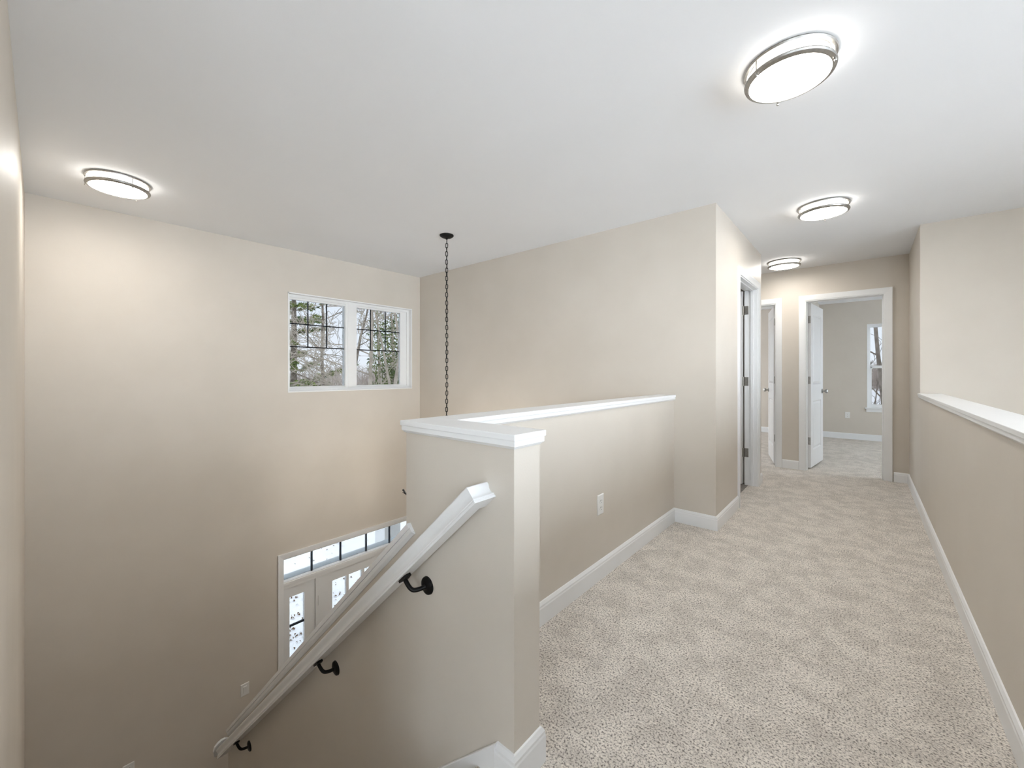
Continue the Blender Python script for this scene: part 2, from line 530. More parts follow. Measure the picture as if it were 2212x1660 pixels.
# ------------------------------------------------------------------ handrail on black brackets
RSL = .901
RAIL_Y = .8105
def rail_z(x): return .854 + (x + .849) * RSL      # top of the rail
cs = 1 / math.sqrt(1 + RSL * RSL)
RN = Vector((-RSL * cs, 0, cs))
RD = Vector((-cs, 0, -RSL * cs))
half_prof = [(.0285, -.057), (.0285, -.050), (.0262, -.0490), (.0282, -.0475), (.0278, -.0440), (.0235, -.0400), (.0208, -.0330), (.0212, -.0260), (.0245, -.0185), (.0272, -.0125), (.0262, -.0065), (.0210, -.0022), (.0110, -.0004)]
prof = [(-y, h) for y, h in half_prof] + [(0, 0)] + half_prof[::-1]
hr = thing('handrail', 'white moulded handrail sloping down the half wall on black brackets', 'handrail', (-2.1, S1[2], -.3))
top = Vector((-.849, 0, .854))
Ltot = (3.36 - .849) / cs
mb = MB()
rings = []
for s_, mit in ((0, 1), (Ltot, 0)):
    ring = []
    for y, h in prof:
        # upper end is mitred at 45 degrees so that it turns to the wall
        along = s_ + (mit * (y + .0285) if mit else 0)
        ring.append(tuple(top + RD * along + RN * h + Vector((0, RAIL_Y + y, 0))))
    rings.append(ring)
mb.loft(rings, smooth=True)
mb.build('rail', M['trim'], hr)
mb = MB()
rings = []
ring = []
for y, h in prof:
    ring.append(tuple(top + RD * (y + .0285) + RN * h + Vector((0, RAIL_Y + y, 0))))
rings.append(ring)
rings.append([tuple(top + RD * (y + .0285) + RN * h + Vector((0, S1[2], 0))) for y, h in prof])
mb.loft(rings, smooth=True)
mb.build('wall_return', M['trim'], hr)
# half-round end block at the lower end
pl = [(.780, -1.470), (.774, -1.432), (.782, -1.406), (.801, -1.390), (.822, -1.382), (.844, -1.384), (.866, -1.397), (.868, -1.470)]
MB().prism(pl, -3.395, -3.375, 'YZ').build('end_block', M['trim'], hr, bevel=.002)

def bracket(x):
    z = rail_z(x) - .057 / cs
    wx, wy, wz = x, S1[2], z - .080
    sx = x - .050
    zs = rail_z(sx) - .057 / cs
    sad = Vector((sx, RAIL_Y - .004, zs))
    b = MB()
    b.lathe([(0, -.011), (.012, -.0115), (.022, -.010), (.029, -.006), (.0305, 0)], (wx, wy, wz), 28, 'Y')
    r = b.build('bracket', M['black'], hr)
    r['label'] = 'black iron rail bracket'
    pts = []
    for k in range(15):
        t = k / 14
        y = wy - .008 - t * (wy - .008 - RAIL_Y + .004)
        if t < .5: zz = wz - .010 * math.sin(math.pi * t)
        else:
            q = (t - .5) / .5
            zz = wz - .010 + (zs - .004 - wz + .010) * (1 - math.cos(q * math.pi / 2))
        pts.append((x + (sx - x) * t, y - .004 * math.sin(math.pi * t), zz))
    MB().tube(pts, [.0075] * 15, 10).build('bracket_arm', M['black'], r)
    s = MB()
    u = RD
    rings = []
    for a, wd, th in ((-.030, .007, .004), (-.022, .013, .008), (0, .014, .010), (.022, .013, .008), (.030, .007, .004)):
        c = sad + u * a
        rings.append([tuple(c + Vector((0, -wd, 0))), tuple(c + Vector((0, wd, 0))), tuple(c + Vector((0, wd, 0)) - RN * th), tuple(c + Vector((0, -wd, 0)) - RN * th)])
    s.loft(rings)
    s.build('bracket_saddle', M['black'], r)
for x in (-1.13, -1.79, -2.945):
    bracket(x)

# ------------------------------------------------------------------ doors
def casing(parent, axis, d, out, u0, u1, ztop, w=.060, legs=(True, True), zb=0.0):
    """mitred casing around an opening in the wall plane d; out = +1/-1 outward direction"""
    def P(u, o, z):
        return (d + out * o, u, z) if axis == 'X' else (u, d + out * o, z)
    pr = [(0, 0), (0, .010), (.010, .0115), (.040, .0155), (.052, .017), (w, .017), (w, 0)]   # (away from opening, thickness)
    if legs[0]:
        MB().loft([[P(u0 - a, o, zb) for a, o in pr], [P(u0 - a, o, ztop + a) for a, o in pr]]).build('casing', M['trim'], parent)
    if legs[1]:
        MB().loft([[P(u1 + a, o, zb) for a, o in pr], [P(u1 + a, o, ztop + a) for a, o in pr]]).build('casing', M['trim'], parent)
    MB().loft([[P(u0 - a, o, ztop + a) for a, o in pr], [P(u1 + a, o, ztop + a) for a, o in pr]]).build('casing', M['trim'], parent)

def jambs(parent, axis, d0, d1, u0, u1, ztop, stop=None, t=.012):
    def bx(m, ua, ub, da, db, za, zb):
        if axis == 'X': m.box(da, db, ua, ub, za, zb)
        else: m.box(ua, ub, da, db, za, zb)
    m = MB(); bx(m, u0, u0 + t, d0, d1, 0, ztop); m.build('jamb', M['trim'], parent)
    m = MB(); bx(m, u1 - t, u1, d0, d1, 0, ztop); m.build('jamb', M['trim'], parent)
    m = MB(); bx(m, u0 + t, u1 - t, d0, d1, ztop - t, ztop); m.build('jamb', M['trim'], parent)
    if stop:
        a, b = stop
        s = .011
        m = MB()
        bx(m, u0 + t, u0 + t + s, a, b, 0, ztop - t)
        bx(m, u1 - t - s, u1 - t, a, b, 0, ztop - t)
        bx(m, u0 + t + s, u1 - t - s, a, b, ztop - t - s, ztop - t)
        m.build('door_stop', M['trim'], parent)

def leaf(parent, hinge, ang, width, zknob=.935, knob_side=1, flip=1):
    """two-panel door; local x from the hinge along the leaf, local y thickness; world placement by hinge point and angle"""
    H0, H1, T = .014, 2.028, .035
    ux = Vector((math.cos(ang), math.sin(ang), 0))
    uy = Vector((-math.sin(ang), math.cos(ang), 0)) * flip
    o = Vector((hinge[0], hinge[1], 0))
    def W(x, y, z): return tuple(o + ux * x + uy * y + Vector((0, 0, z)))
    def lbox(m, x0, x1, y0, y1, z0, z1):
        v = [W(x0, y0, z0), W(x1, y0, z0), W(x1, y1, z0), W(x0, y1, z0), W(x0, y0, z1), W(x1, y0, z1), W(x1, y1, z1), W(x0, y1, z1)]
        m.add(v, [(0, 3, 2, 1), (4, 5, 6, 7), (0, 1, 5, 4), (1, 2, 6, 5), (2, 3, 7, 6), (3, 0, 4, 7)])
    st = .115
    rails = [(H0, .22), (.83, 1.03), (1.91, H1)]
    m = MB()
    lbox(m, 0, st, 0, T, H0, H1)
    lbox(m, width - st, width, 0, T, H0, H1)
    for a, b in rails: lbox(m, st, width - st, 0, T, a, b)
    lf = m.build('door_leaf', M['door'], parent)
    for a, b in ((.22, .83), (1.03, 1.91)):
        m = MB()
        lbox(m, st, width - st, .010, T - .010, a, b)
        for ys in (0, 1):
            i0, i1 = .012, .040
            def yy(dp): return dp if ys == 0 else T - dp
            q0 = [W(st + .0, yy(.0005), a), W(width - st, yy(.0005), a), W(width - st, yy(.0005), b), W(st, yy(.0005), b)]
            q1 = [W(st + i0, yy(.010), a + i0), W(width - st - i0, yy(.010), a + i0), W(width - st - i0, yy(.010), b - i0), W(st + i0, yy(.010), b - i0)]
            q2 = [W(st + i0 + .006, yy(.010), a + i0 + .006), W(width - st - i0 - .006, yy(.010), a + i0 + .006), W(width - st - i0 - .006, yy(.010), b - i0 - .006), W(st + i0 + .006, yy(.010), b - i0 - .006)]
            q3 = [W(st + i1, yy(.002), a + i1), W(width - st - i1, yy(.002), a + i1), W(width - st - i1, yy(.002), b - i1), W(st + i1, yy(.002), b - i1)]
            v = q0 + q1 + q2 + q3
            f = []
            for k in range(3):
                for j in range(4):
                    f.append((k * 4 + j, k * 4 + (j + 1) % 4, (k + 1) * 4 + (j + 1) % 4, (k + 1) * 4 + j))
            f.append((12, 13, 14, 15))
            m.add(v, f)
        m.build('panel', M['door'], lf)
    # knobs on both faces
    kx = width - .062
    for sgn, y0 in ((-1, 0), (1, T)):
        pr = [(.0, -.0005), (.031, 0), (.031, .004), (.026, .008), (.011, .010), (.009, .020), (.011, .030), (.022, .036), (.0275, .047), (.026, .057), (.016, .064), (0, .066)]
        n = 20
        rings = []
        for r, h in pr:
            rings.append([W(kx + r * math.cos(2 * math.pi * k / n), y0 + sgn * h, zknob + r * math.sin(2 * math.pi * k / n)) for k in range(n)])
        kb = MB().loft(rings, caps=False, smooth=True).build('knob', M['nickel'], lf)
        kb['label'] = 'satin nickel door knob'
    return lf, W

def hinges(parent, W, zs=(1.83, 1.085, .34), face=0.0, depth=.030, knuckle=(-.004, -.004)):
    for z in zs:
        m = MB()
        v0, v1 = z - .045, z + .045
        # leaf plate on the door edge
        pts = [W(-.0015, .002, v0), W(-.0015, .002 + depth, v0), W(-.0015, .002 + depth, v1), W(-.0015, .002, v1),
               W(.0005, .002, v0), W(.0005, .002 + depth, v0), W(.0005, .002 + depth, v1), W(.0005, .002, v1)]
        m.add(pts, [(0, 3, 2, 1), (4, 5, 6, 7), (0, 1, 5, 4), (1, 2, 6, 5), (2, 3, 7, 6), (3, 0, 4, 7)])
        kp = [W(knuckle[0], knuckle[1], v0 - .003), W(knuckle[0], knuckle[1], v1 + .003)]
        m.tube(kp, .0065, 10)
        m.build('hinge', M['hinge'], parent)

# bedroom door at the end of the hall
d1 = thing('door_1', 'open white two-panel bedroom door at the hall end, leaf swung inward at left', 'door', (-.185, FY, 0), kind='structure')
casing(d1, 'Y', FY, -1, MAIN[0], MAIN[1], MAIN[3])
jambs(d1, 'Y', FY - .002, FY + .117, MAIN[0] - .001, MAIN[1] + .001, MAIN[3] + .001, stop=(FY + .045, FY + .078))
lf, W = leaf(d1, (-.528, FY + .142), math.radians(83.8), .69, flip=-1)
hinges(lf, W)
# jamb-side plates of the same hinges are seen from the hall
for z in (1.83, 1.085, .34):
    MB().box(MAIN[0] + .0105, MAIN[0] + .013, FY + .082, FY + .116, z - .045, z + .045).build('hinge_plate', M['hinge'], d1)

# door of the left bedroom
d2 = thing('door_2', 'partly hidden white bedroom door left of the main far door', 'door', (-1.19, FY, 0), kind='structure')
casing(d2, 'Y', FY, -1, FLD[0], FLD[1], FLD[3])
jambs(d2, 'Y', FY - .002, FY + .117, FLD[0] - .001, FLD[1] + .001, FLD[3] + .001, stop=(FY + .045, FY + .078))
lf, W = leaf(d2, (-.846, FY + .142), math.radians(103.5), .69)
hinges(lf, W)

# bathroom door in the side wall
d3 = thing('door_3', 'white side door frame in the left hall wall, seen edge on with grey hinges', 'door', (HX, 4.44, 0), kind='structure')
casing(d3, 'X', HX, 1, BATH[0], BATH[1], BATH[3])
jambs(d3, 'X', HX - .117, HX + .002, BATH[0] - .001, BATH[1] + .001, BATH[3] + .001, stop=(HX - .060, HX - .035))
lf, W = leaf(d3, (HX - .132, BATH[1] - .012), math.radians(180), .78, flip=1)
hinges(lf, W, zs=(1.83, 1.085, .34))
for z in (1.83, 1.085, .34):
    MB().box(HX - .116, HX - .080, BATH[1] - .0145, BATH[1] - .0115, z - .045, z + .045).build('hinge_plate', M['hinge'], d3)

# ------------------------------------------------------------------ twin window above the stairs
G1 = WX - .085
w1 = thing('window_1', 'white twin window with grid muntins high on the stair wall', 'window', (WX, (WIN[0] + WIN[1]) / 2, WIN[2]), kind='structure')
ya, yb, za, zb = WIN
liner = MB()
liner.box(WX - .168, WX + .004, ya - .001, ya + .010, za, zb)
liner.box(WX - .168, WX + .004, yb - .010, yb + .001, za, zb)
liner.box(WX - .168, WX + .004, ya, yb, zb - .010, zb + .001)
liner.build('jamb_liner', M['vinyl'], w1)
MB().box(WX - .168, WX + .006, ya - .001, yb + .001, za - .001, za + .012).build('sill', M['vinyl'], w1, bevel=.002)
yc = 2.357
for a, b in ((ya + .010, yc - .040), (yc + .040, yb - .010)):
    fr = MB()
    wall_grid(fr, 'X', G1 - .045, G1 + .030, a, b, za + .012, zb - .010, [(a + .028, b - .028, za + .040, zb - .038)])
    f = fr.build('window_frame', M['vinyl'], w1)
    ga, gb = (1.685, 2.292) if a < yc - .5 else (2.422, 3.029)
    sa = MB()
    wall_grid(sa, 'X', G1 - .020, G1 + .014, a + .026, b - .026, za + .038, zb - .036, [(ga, gb, 1.030, 1.945)])
    sh = sa.build('sash', M['vinyl'], f)
    MB().box(G1 - .004, G1, ga - .005, gb + .005, 1.025, 1.950).build('glass_pane', M['glass'], f)
    for k in (1, 2):
        y = ga + (gb - ga) * k / 3
        MB().box(G1 - .013, G1 - .006, y - .0055, y + .0055, 1.452, 1.945).build('muntin', M['muntin'], f)
    for z in (1.695, 1.452):
        MB().box(G1 - .0135, G1 - .0055, ga, gb, z - .0055, z + .0055).build('muntin', M['muntin'], f)
MB().box(G1 - .040, G1 + .034, yc - .040, yc + .040, za + .012, zb - .010).build('mullion', M['vinyl'], w1)

# ------------------------------------------------------------------ bedroom window
def single_hung(name, label, axis, d, out, u0, u1, z0, z1, zmid, stool=True):
    """d = inner wall face; glass sits 'out' side"""
    w = thing(name, label, 'window', (0, 0, 0), kind='structure')
    def bx(m, ua, ub, da, db, a, b):
        if axis == 'X': m.box(d + out * da, d + out * db, ua, ub, a, b)
        else: m.box(ua, ub, d + out * da, d + out * db, a, b)
    m = MB()
    bx(m, u0 - .001, u0 + .008, -.003, .17, z0, z1); bx(m, u1 - .008, u1 + .001, -.003, .17, z0, z1); bx(m, u0, u1, -.003, .17, z1 - .008, z1 + .001)
    m.build('jamb_liner', M['vinyl'], w)
    m = MB()
    for ua, ub, a, b in ((u0 + .008, u0 + .042, z0, z1 - .008), (u1 - .042, u1 - .008, z0, z1 - .008), (u0 + .042, u1 - .042, z1 - .048, z1 - .008), (u0 + .042, u1 - .042, z0, z0 + .05)):
        bx(m, ua, ub, .06, .14, a, b)
    f = m.build('window_frame', M['vinyl'], w)
    m = MB()
    for ua, ub, a, b in ((u0 + .042, u0 + .062, z0 + .05, zmid), (u1 - .062, u1 - .042, z0 + .05, zmid), (u0 + .042, u1 - .042, zmid - .022, zmid + .022), (u0 + .062, u1 - .062, z0 + .05, z0 + .075)):
        bx(m, ua, ub, .065, .095, a, b)
    m.build('lower_sash', M['vinyl'], f)
    m = MB(); bx(m, u0 + .04, u1 - .04, .105, .109, zmid - .01, z1 - .045); m.build('glass_pane', M['glass'], f)
    m = MB(); bx(m, u0 + .06, u1 - .06, .078, .082, z0 + .07, zmid - .02); m.build('glass_pane', M['glass'], f)
    if stool:
        m = MB(); bx(m, u0 - .03, u1 + .03, -.035, .06, z0 - .004, z0 + .018); m.build('stool', M['trim'], w, bevel=.003)
        m = MB(); bx(m, u0 - .01, u1 + .01, -.014, .001, z0 - .055, z0 - .004); m.build('apron', M['trim'], w)
    return w
single_hung('window_2', 'narrow slice of white bedroom window through the open door', 'Y', RB, 1, W2[0], W2[1], W2[2], W2[3], 1.283)
single_hung('window_3', 'left bedroom window out of sight', 'Y', RB, 1, W3[0], W3[1], W3[2], W3[3], 1.283)
def big_window(name, label, d, u0, u1, z0, z1, n, axis='X', out=1):
    w = thing(name, label, 'window', (d, (u0 + u1) / 2, z0) if axis == 'X' else ((u0 + u1) / 2, d, z0), kind='structure')
    m = MB()
    holes = []
    st = (u1 - u0) / n
    for i in range(n): holes.append((u0 + st * i + .05, u0 + st * (i + 1) - .05, z0 + .06, z1 - .06))
    wall_grid(m, axis, d + out * .05, d + out * .12, u0, u1, z0, z1, holes).build('window_frame', M['vinyl'], w)
    for h in holes:
        g = MB()
        if axis == 'X': g.box(d + out * .083, d + out * .087, h[0] - .01, h[1] + .01, h[2] - .01, h[3] + .01)
        else: g.box(h[0] - .01, h[1] + .01, d + out * .083, d + out * .087, h[2] - .01, h[3] + .01)
        g.build('glass_pane', M['clear_glass'], w)
big_window('window_4', 'bedroom side window out of sight', GX, W5[0], W5[1], W5[2], W5[3], 2)
big_window('window_5', 'upper great room window out of sight', GX, W6[0], W6[1], W6[2], W6[3], 4)
big_window('window_6', 'wide loft window behind the viewer', -4.6, W8[0], W8[1], W8[2], W8[3], 2, 'Y', -1)

# ------------------------------------------------------------------ entry door unit
d4 = thing('door_4', 'white entry door with transom and sidelight at the foot of the stair void', 'door', (WX, 2.414, LOW), kind='structure')
casing(d4, 'X', WX, 1, ENT[0] + .008, ENT[1] - .006, ENT[3], w=.052, zb=LOW)
EX0, EX1 = WX - .160, WX - .008
m = MB()
frame_holes = [(1.615, 3.213, -.960, -.730), (1.625, 1.935, LOW, -1.035), (1.957, 2.871, LOW, -1.035), (2.893, 3.203, LOW, -1.035)]
wall_grid(m, 'X', EX0, EX1, ENT[0], ENT[1], LOW, ENT[3], frame_holes).build('door_frame', M['trim'], d4)
MB().box(EX1 - .001, EX1 + .009, ENT[0] + .01, ENT[1] - .01, -.995, -.970).build('transom_bead', M['trim'], d4)
MB().box(EX0 - .02, WX - .075, 1.615, 3.213, -.9605, -.958).build('transom_sill', M['shade_grey'], d4)
tr = [1.615, 1.912, 2.231, 2.547, 2.863, 3.213]
for i in range(5):
    MB().box(WX - .062, WX - .058, tr[i], tr[i + 1], -.965, -.725).build('transom_pane', M['entry_glass'], d4)
for y in tr[1:-1]:
    MB().box(WX - .070, WX - .050, y - .008, y + .008, -.960, -.730).build('transom_muntin', M['muntin_dark'], d4)
# sidelights
for (a, b, g0, g1) in ((1.627, 1.933, 1.678, 1.828), (2.895, 3.201, 3.000, 3.150)):
    m = MB()
    wall_grid(m, 'X', WX - .075, WX - .030, a, b, LOW + .02, -1.037, [(g0, g1, -2.05, -1.143)])
    sl_ = m.build('sidelight', M['trim'], d4)
    MB().box(WX - .054, WX - .050, g0 - .006, g1 + .006, -2.056, -1.137).build('glass_pane', M['entry_glass'], sl_)
    for z in (-1.452, -1.80):
        MB().box(WX - .060, WX - .044, g0, g1, z - .010, z + .010).build('muntin', M['muntin_dark'], sl_)
# door leaf
m = MB()
gl = [(2.124, 2.289), (2.317, 2.482), (2.510, 2.675)]
wall_grid(m, 'X', WX - .075, WX - .030, 1.960, 2.868, LOW + .02, -1.038, [(g[0], g[1], -1.62, -1.143) for g in gl])
lf4 = m.build('door_leaf', M['trim'], d4)
for g in gl:
    MB().box(WX - .054, WX - .050, g[0] - .006, g[1] + .006, -1.626, -1.137).build('glass_pane', M['entry_glass'], lf4)
for z in (-1.294, -2.05, -2.80):
    mm = MB()
    mm.box(WX - .030, WX - .026, 1.945, 1.968, z - .052, z + .052)
    mm.tube([(WX - .022, 1.9575, z - .054), (WX - .022, 1.9575, z + .054)], .007, 10)
    mm.build('hinge', M['hinge'], lf4)
MB().box(WX - .030, WX - .022, 2.19, 2.64, -2.75, -1.95).build('panel', M['trim'], lf4, bevel=.004)

# ------------------------------------------------------------------ outlets and switches
def plate(name, label, cat, axis, d, out, u, z, kind, group):
    t = thing(name, label, cat, (d, u, z - .057) if axis == 'X' else (u, d, z - .057), group)
    def P(a, o, b): return (d + out * o, u + a, z + b) if axis == 'X' else (u + a, d + out * o, z + b)
    m = MB()
    r = []
    for hw, hh, o in ((.035, .057, 0), (.035, .057, .003), (.031, .053, .006)):
        r.append([P(-hw, o, -hh), P(hw, o, -hh), P(hw, o, hh), P(-hw, o, hh)])
    m.loft(r)
    m.build('cover_plate', M['plastic'], t)
    def bx(m, a0, a1, o0, o1, b0, b1):
        p, q = P(a0, o0, b0), P(a1, o1, b1)
        m.box(p[0], q[0], p[1], q[1], p[2], q[2])
    if kind == 'outlet':
        for zc in (-.0195, .0195):
            m = MB()
            poly = [(.017 * math.cos(2 * math.pi * k / 20), max(-.0135, min(.0135, .017 * math.sin(2 * math.pi * k / 20)))) for k in range(20)]
            m.loft([[P(a, .0058, zc + b) for a, b in poly], [P(a, .0075, zc + b) for a, b in poly]])
            rc = m.build('receptacle', M['plastic'], t)
            s = MB()
            bx(s, -.0075, -.0055, .0073, .0078, zc - .001, zc + .008)
            bx(s, .0055, .0075, .0073, .0078, zc - .001, zc + .008)
            bx(s, -.0022, .0022, .0073, .0078, zc - .010, zc - .006)
            s.build('socket_slots', M['slot'], rc)
    else:
        m = MB()
        bx(m, -.0165, .0165, .0058, .0075, -.033, .033)
        m.build('switch_frame', M['plastic'], t)
        m = MB()
        r = [[P(-.0145, .007, -.031), P(.0145, .007, -.031), P(.0145, .007, .031), P(-.0145, .007, .031)],
             [P(-.0140, .0085, -.030), P(.0140, .0085, -.030), P(.0140, .0115, .030), P(-.0140, .0115, .030)]]
        m.loft(r)
        m.build('rocker', M['plastic'], t)
    return t
plate('wall_outlet', 'white duplex outlet on the half wall above the hallway carpet', 'outlet', 'X', S2[1], 1, 2.092, .421, 'outlet', 'wall outlets')
plate('wall_outlet', 'small white outlet on the bedroom wall beside the window', 'outlet', 'Y', RB, -1, -.228, .424, 'outlet', 'wall outlets')
plate('wall_outlet', 'white outlet plate cut by the bottom edge on the dark stair wall', 'outlet', 'X', WX, 1, .4585, -2.014, 'outlet', 'wall outlets')
plate('light_switch', 'white switch plate on the stair wall left of the entry door', 'light switch', 'X', WX, 1, 1.268, -1.835, 'switch', None)

# ------------------------------------------------------------------ flush ceiling lights
def ceiling_light():
    t = thing('ceiling_light', 'x', 'ceiling light', (0, 0, CE), 'flush ceiling lights')
    MB().lathe([(0, -.001), (.138, -.001), (.138, -.008), (0, -.008)], (0, 0, 0), 48).build('base_plate', M['trim'], t, local=True)
    MB().lathe([(.146, -.002), (.160, -.002), (.1625, -.007), (.160, -.013), (.150, -.014), (.146, -.010)], (0, 0, 0), 64, closed_profile=True).build('upper_ring', M['nickel'], t, local=True)
    MB().lathe([(.140, -.060), (.141, -.054), (.152, -.046), (.158, -.047), (.1595, -.052), (.157, -.058), (.149, -.063), (.142, -.064)], (0, 0, 0), 64, closed_profile=True).build('lower_ring', M['nickel'], t, local=True)
    MB().lathe([(.138, -.008), (.139, -.045), (.1395, -.058)], (0, 0, 0), 64).build('diffuser_side', M['lamp_side'], t, local=True)
    MB().lathe([(.1395, -.058), (.132, -.062), (.10, -.067), (.05, -.070), (0.0, -.071)], (0, 0, 0), 64).build('diffuser_lens', M['lamp_bottom'], t, local=True)
    for k in range(3):
        a = math.radians(100 + 120 * k)
        x, y = .1535 * math.cos(a), .1535 * math.sin(a)
        MB().tube([(x, y, -.012), (x, y, -.050)], .0025, 8).build('post', M['nickel'], t, local=True)
        MB().lathe([(0, -.074), (.004, -.073), (.0058, -.069), (.004, -.065), (.003, -.058)], (x, y, 0), 12).build('finial', M['nickel'], t, local=True)
    return t
L0 = ceiling_light()
spots = [((-.235, 2.01), 12, 'large round flush light, nearest of the row above the hallway carpet'),
         ((-3.715, .335), 40, 'round flush light alone at left above the stairwell'),
         ((-.235, 3.875), -10, 'round flush light second along the hallway ceiling, mid size'),
         ((-.690, 5.52), 0, 'smallest round flush light at the hall end by the far doors')]
for i, ((x, y), rot, lab) in enumerate(spots):
    o = L0 if i == 0 else copy_tree(L0)
    o.location = (x, y, CE)
    o.rotation_euler = (0, 0, math.radians(rot))
    o['label'] = lab

# ------------------------------------------------------------------ chandelier on its chain
CX, CY = -2.90, 2.437
ch = thing('chandelier', 'black iron chandelier hanging on a long chain in the stair void', 'chandelier', (CX, CY, CE))
MB().lathe([(.0, 0), (.062, 0), (.064, -.004), (.062, -.010), (.050, -.020), (.028, -.027), (.012, -.031), (.008, -.040), (0, -.044)], (CX, CY, CE), 40).build('canopy', M['black'], ch)
def link_mesh():
    m = MB()
    a, b = .0100, .0125
    pts = []
    for k in range(20):
        t = 2 * math.pi * k / 20
        z = math.sin(t)
        pts.append((a * math.cos(t), 0, (b + a) * .55 * z + (.0098 if z > 0.01 else -.0098 if z < -0.01 else 0)))
    n = 6
    rings = []
    r = .0034
    for i, p in enumerate(pts):
        p = Vector(p)
        tg = (Vector(pts[(i + 1) % 20]) - Vector(pts[i - 1])).normalized()
        u = Vector((0, 1, 0))
        w = tg.cross(u).normalized()
        rings.append([tuple(p + u * r * math.cos(2 * math.pi * k / n) + w * r * math.sin(2 * math.pi * k / n)) for k in range(n)])
    rings.append(rings[0])
    m.loft(rings, caps=False, smooth=True)
    return m
lk = link_mesh().build('chain_link', M['black'], ch, local=True)
rnd = random.Random(5)
z = -.060
PITCH = .0376
i = 0
while CE + z > .60:
    o = lk if i == 0 else lk.copy()
    if i: C.objects.link(o)
    o.parent = ch
    o.location = (rnd.uniform(-.0012, .0012), rnd.uniform(-.0012, .0012), z)
    o.rotation_euler = (rnd.uniform(-.05, .05), rnd.uniform(-.05, .05), PSI + (0 if i % 2 else math.pi / 2) + rnd.uniform(-.25, .25))
    z -= PITCH
    i += 1
MB().tube([(CX + .002 * math.sin(k * 1.7), CY + .002 * math.cos(k * 1.3), CE - .04 - k * .1) for k in range(19)], .0016, 6).build('cord', M['black'], ch)
MB().lathe([(0, .62), (.008, .61), (.012, .58), (.006, .56), (.018, .52), (.022, .40), (.012, .34), (.012, .12), (.030, .06), (.036, .0), (.028, -.05), (.010, -.08), (.014, -.10), (0, -.12)], (CX, CY, 0), 28).build('column', M['black'], ch)
for k in range(6):
    a = PSI + math.pi + math.radians(60 * k)
    ca, sa = math.cos(a), math.sin(a)
    pts = []
    for j in range(19):
        t = j / 18
        r = .03 + .372 * t
        zz = .02 - .12 * math.sin(math.pi * t * .80) + .155 * t * t
        pts.append((CX + ca * r, CY + sa * r, zz))
    arm = MB().tube(pts, [.007] * 15 + [.0065, .006, .008, .009], 10).build('arm', M['black'], ch)
    px, py, pz = pts[-1]
    MB().tube([(px - ca * .03, py - sa * .03, pz - .045), (px - ca * .01, py - sa * .01, pz - .034), (px + ca * .004, py + sa * .004, pz - .026)], [.005, .004, .002], 8).build('leaf_scroll', M['black'], arm)
    r = .235
    px, py = CX + ca * r, CY + sa * r
    pz = -.045
    MB().lathe([(0, pz - .045), (.008, pz - .040), (.014, pz - .010), (.034, pz + .012), (.0355, pz + .016), (.030, pz + .014), (.012, pz), (0, pz)], (px, py, 0), 24).build('drip_dish', M['black'], arm)
    MB().lathe([(.0, pz), (.0125, pz), (.0125, pz + .085), (0, pz + .085)], (px, py, 0), 16).build('candle_sleeve', M['candle'], arm)
    MB().lathe([(.006, pz + .085), (.012, pz + .092), (.0195, pz + .112), (.018, pz + .130), (.008, pz + .152), (0, pz + .162)], (px, py, 0), 16).build('bulb', M['bulb'], arm)

# ------------------------------------------------------------------ outdoors
def ground_z(x, y):
    f = max(0.0, y - 12.0) * .042
    f = min(f, 2.3)
    g = max(0.0, -x - 30) * .01
    return -3.35 + f + g + .08 * math.sin(x * .31 + y * .17) + .05 * math.sin(y * .53 - x * .2)
m = MB()
nx, ny = 70, 70
vs_, fs_ = [], []
for i in range(nx + 1):
    for j in range(ny + 1):
        x = -110 + 170 * i / nx
        y = -30 + 170 * j / ny
        vs_.append((x, y, ground_z(x, y)))
for i in range(nx):
    for j in range(ny):
        a = i * (ny + 1) + j
        fs_.append((a, a + ny + 1, a + ny + 2, a + 1))
m.add(vs_, fs_, True)
tag(m.build('ground', M['snow']), 'snow covered yard outside the house', 'ground', kind='structure')

bounce_blocker = thing('bounce_blocker', 'unseen timber boards added to cut snow light into the windows', 'bounce_blocker', (5.5, 0, -.45), kind='structure')  # added out of view to keep snow bounce off the ceiling
for k in range(14):
    MB().box(GX + .20 + k * .16, GX + .355 + k * .16, -5.0, 4.6, -.49, -.45).build('board', M['bounce_blocker'], bounce_blocker)

rng = random.Random(11)
m = MB()
for k in range(900):
    x = rng.uniform(-13, -6.0)
    y = rng.uniform(1.5, 10)
    if rng.random() < .5:
        cx_, cy_ = rng.choice([(-8.2, 3.6), (-9.0, 5.2), (-7.6, 4.4), (-8.8, 3.2), (-7.4, 3.0), (-8.0, 5.6)])
        x, y = rng.gauss(cx_, .25), rng.gauss(cy_, .35)
    z = ground_z(x, y) + .012
    s_ = rng.uniform(.012, .04)
    a = rng.uniform(0, 6.28)
    c_, n_ = math.cos(a) * s_, math.sin(a) * s_
    m.add([(x - c_, y - n_, z), (x + n_ * .5, y - c_ * .5, z + .02), (x + c_, y + n_, z + .004), (x - n_ * .5, y + c_ * .5, z + .03)], [(0, 1, 2, 3)])
tag(m.build('leaf_litter', M['litter']), 'brown fallen leaves scattered on the snow in front of the door', 'leaves', kind='stuff')

# porch column outside the transom
pc = thing('porch_column', 'pale square porch column outside the entry transom', 'column', (-6.6, 4.2, ground_z(-6.6, 4.2)))
zg = ground_z(-6.6, 4.2)
MB().box(-6.83, -6.50, 4.03, 4.36, zg - .1, .35).build('shaft', M['column'], pc, bevel=.01)
MB().box(-6.87, -6.46, 3.99, 4.40, zg - .1, zg + .25).build('plinth', M['column'], pc, bevel=.01)

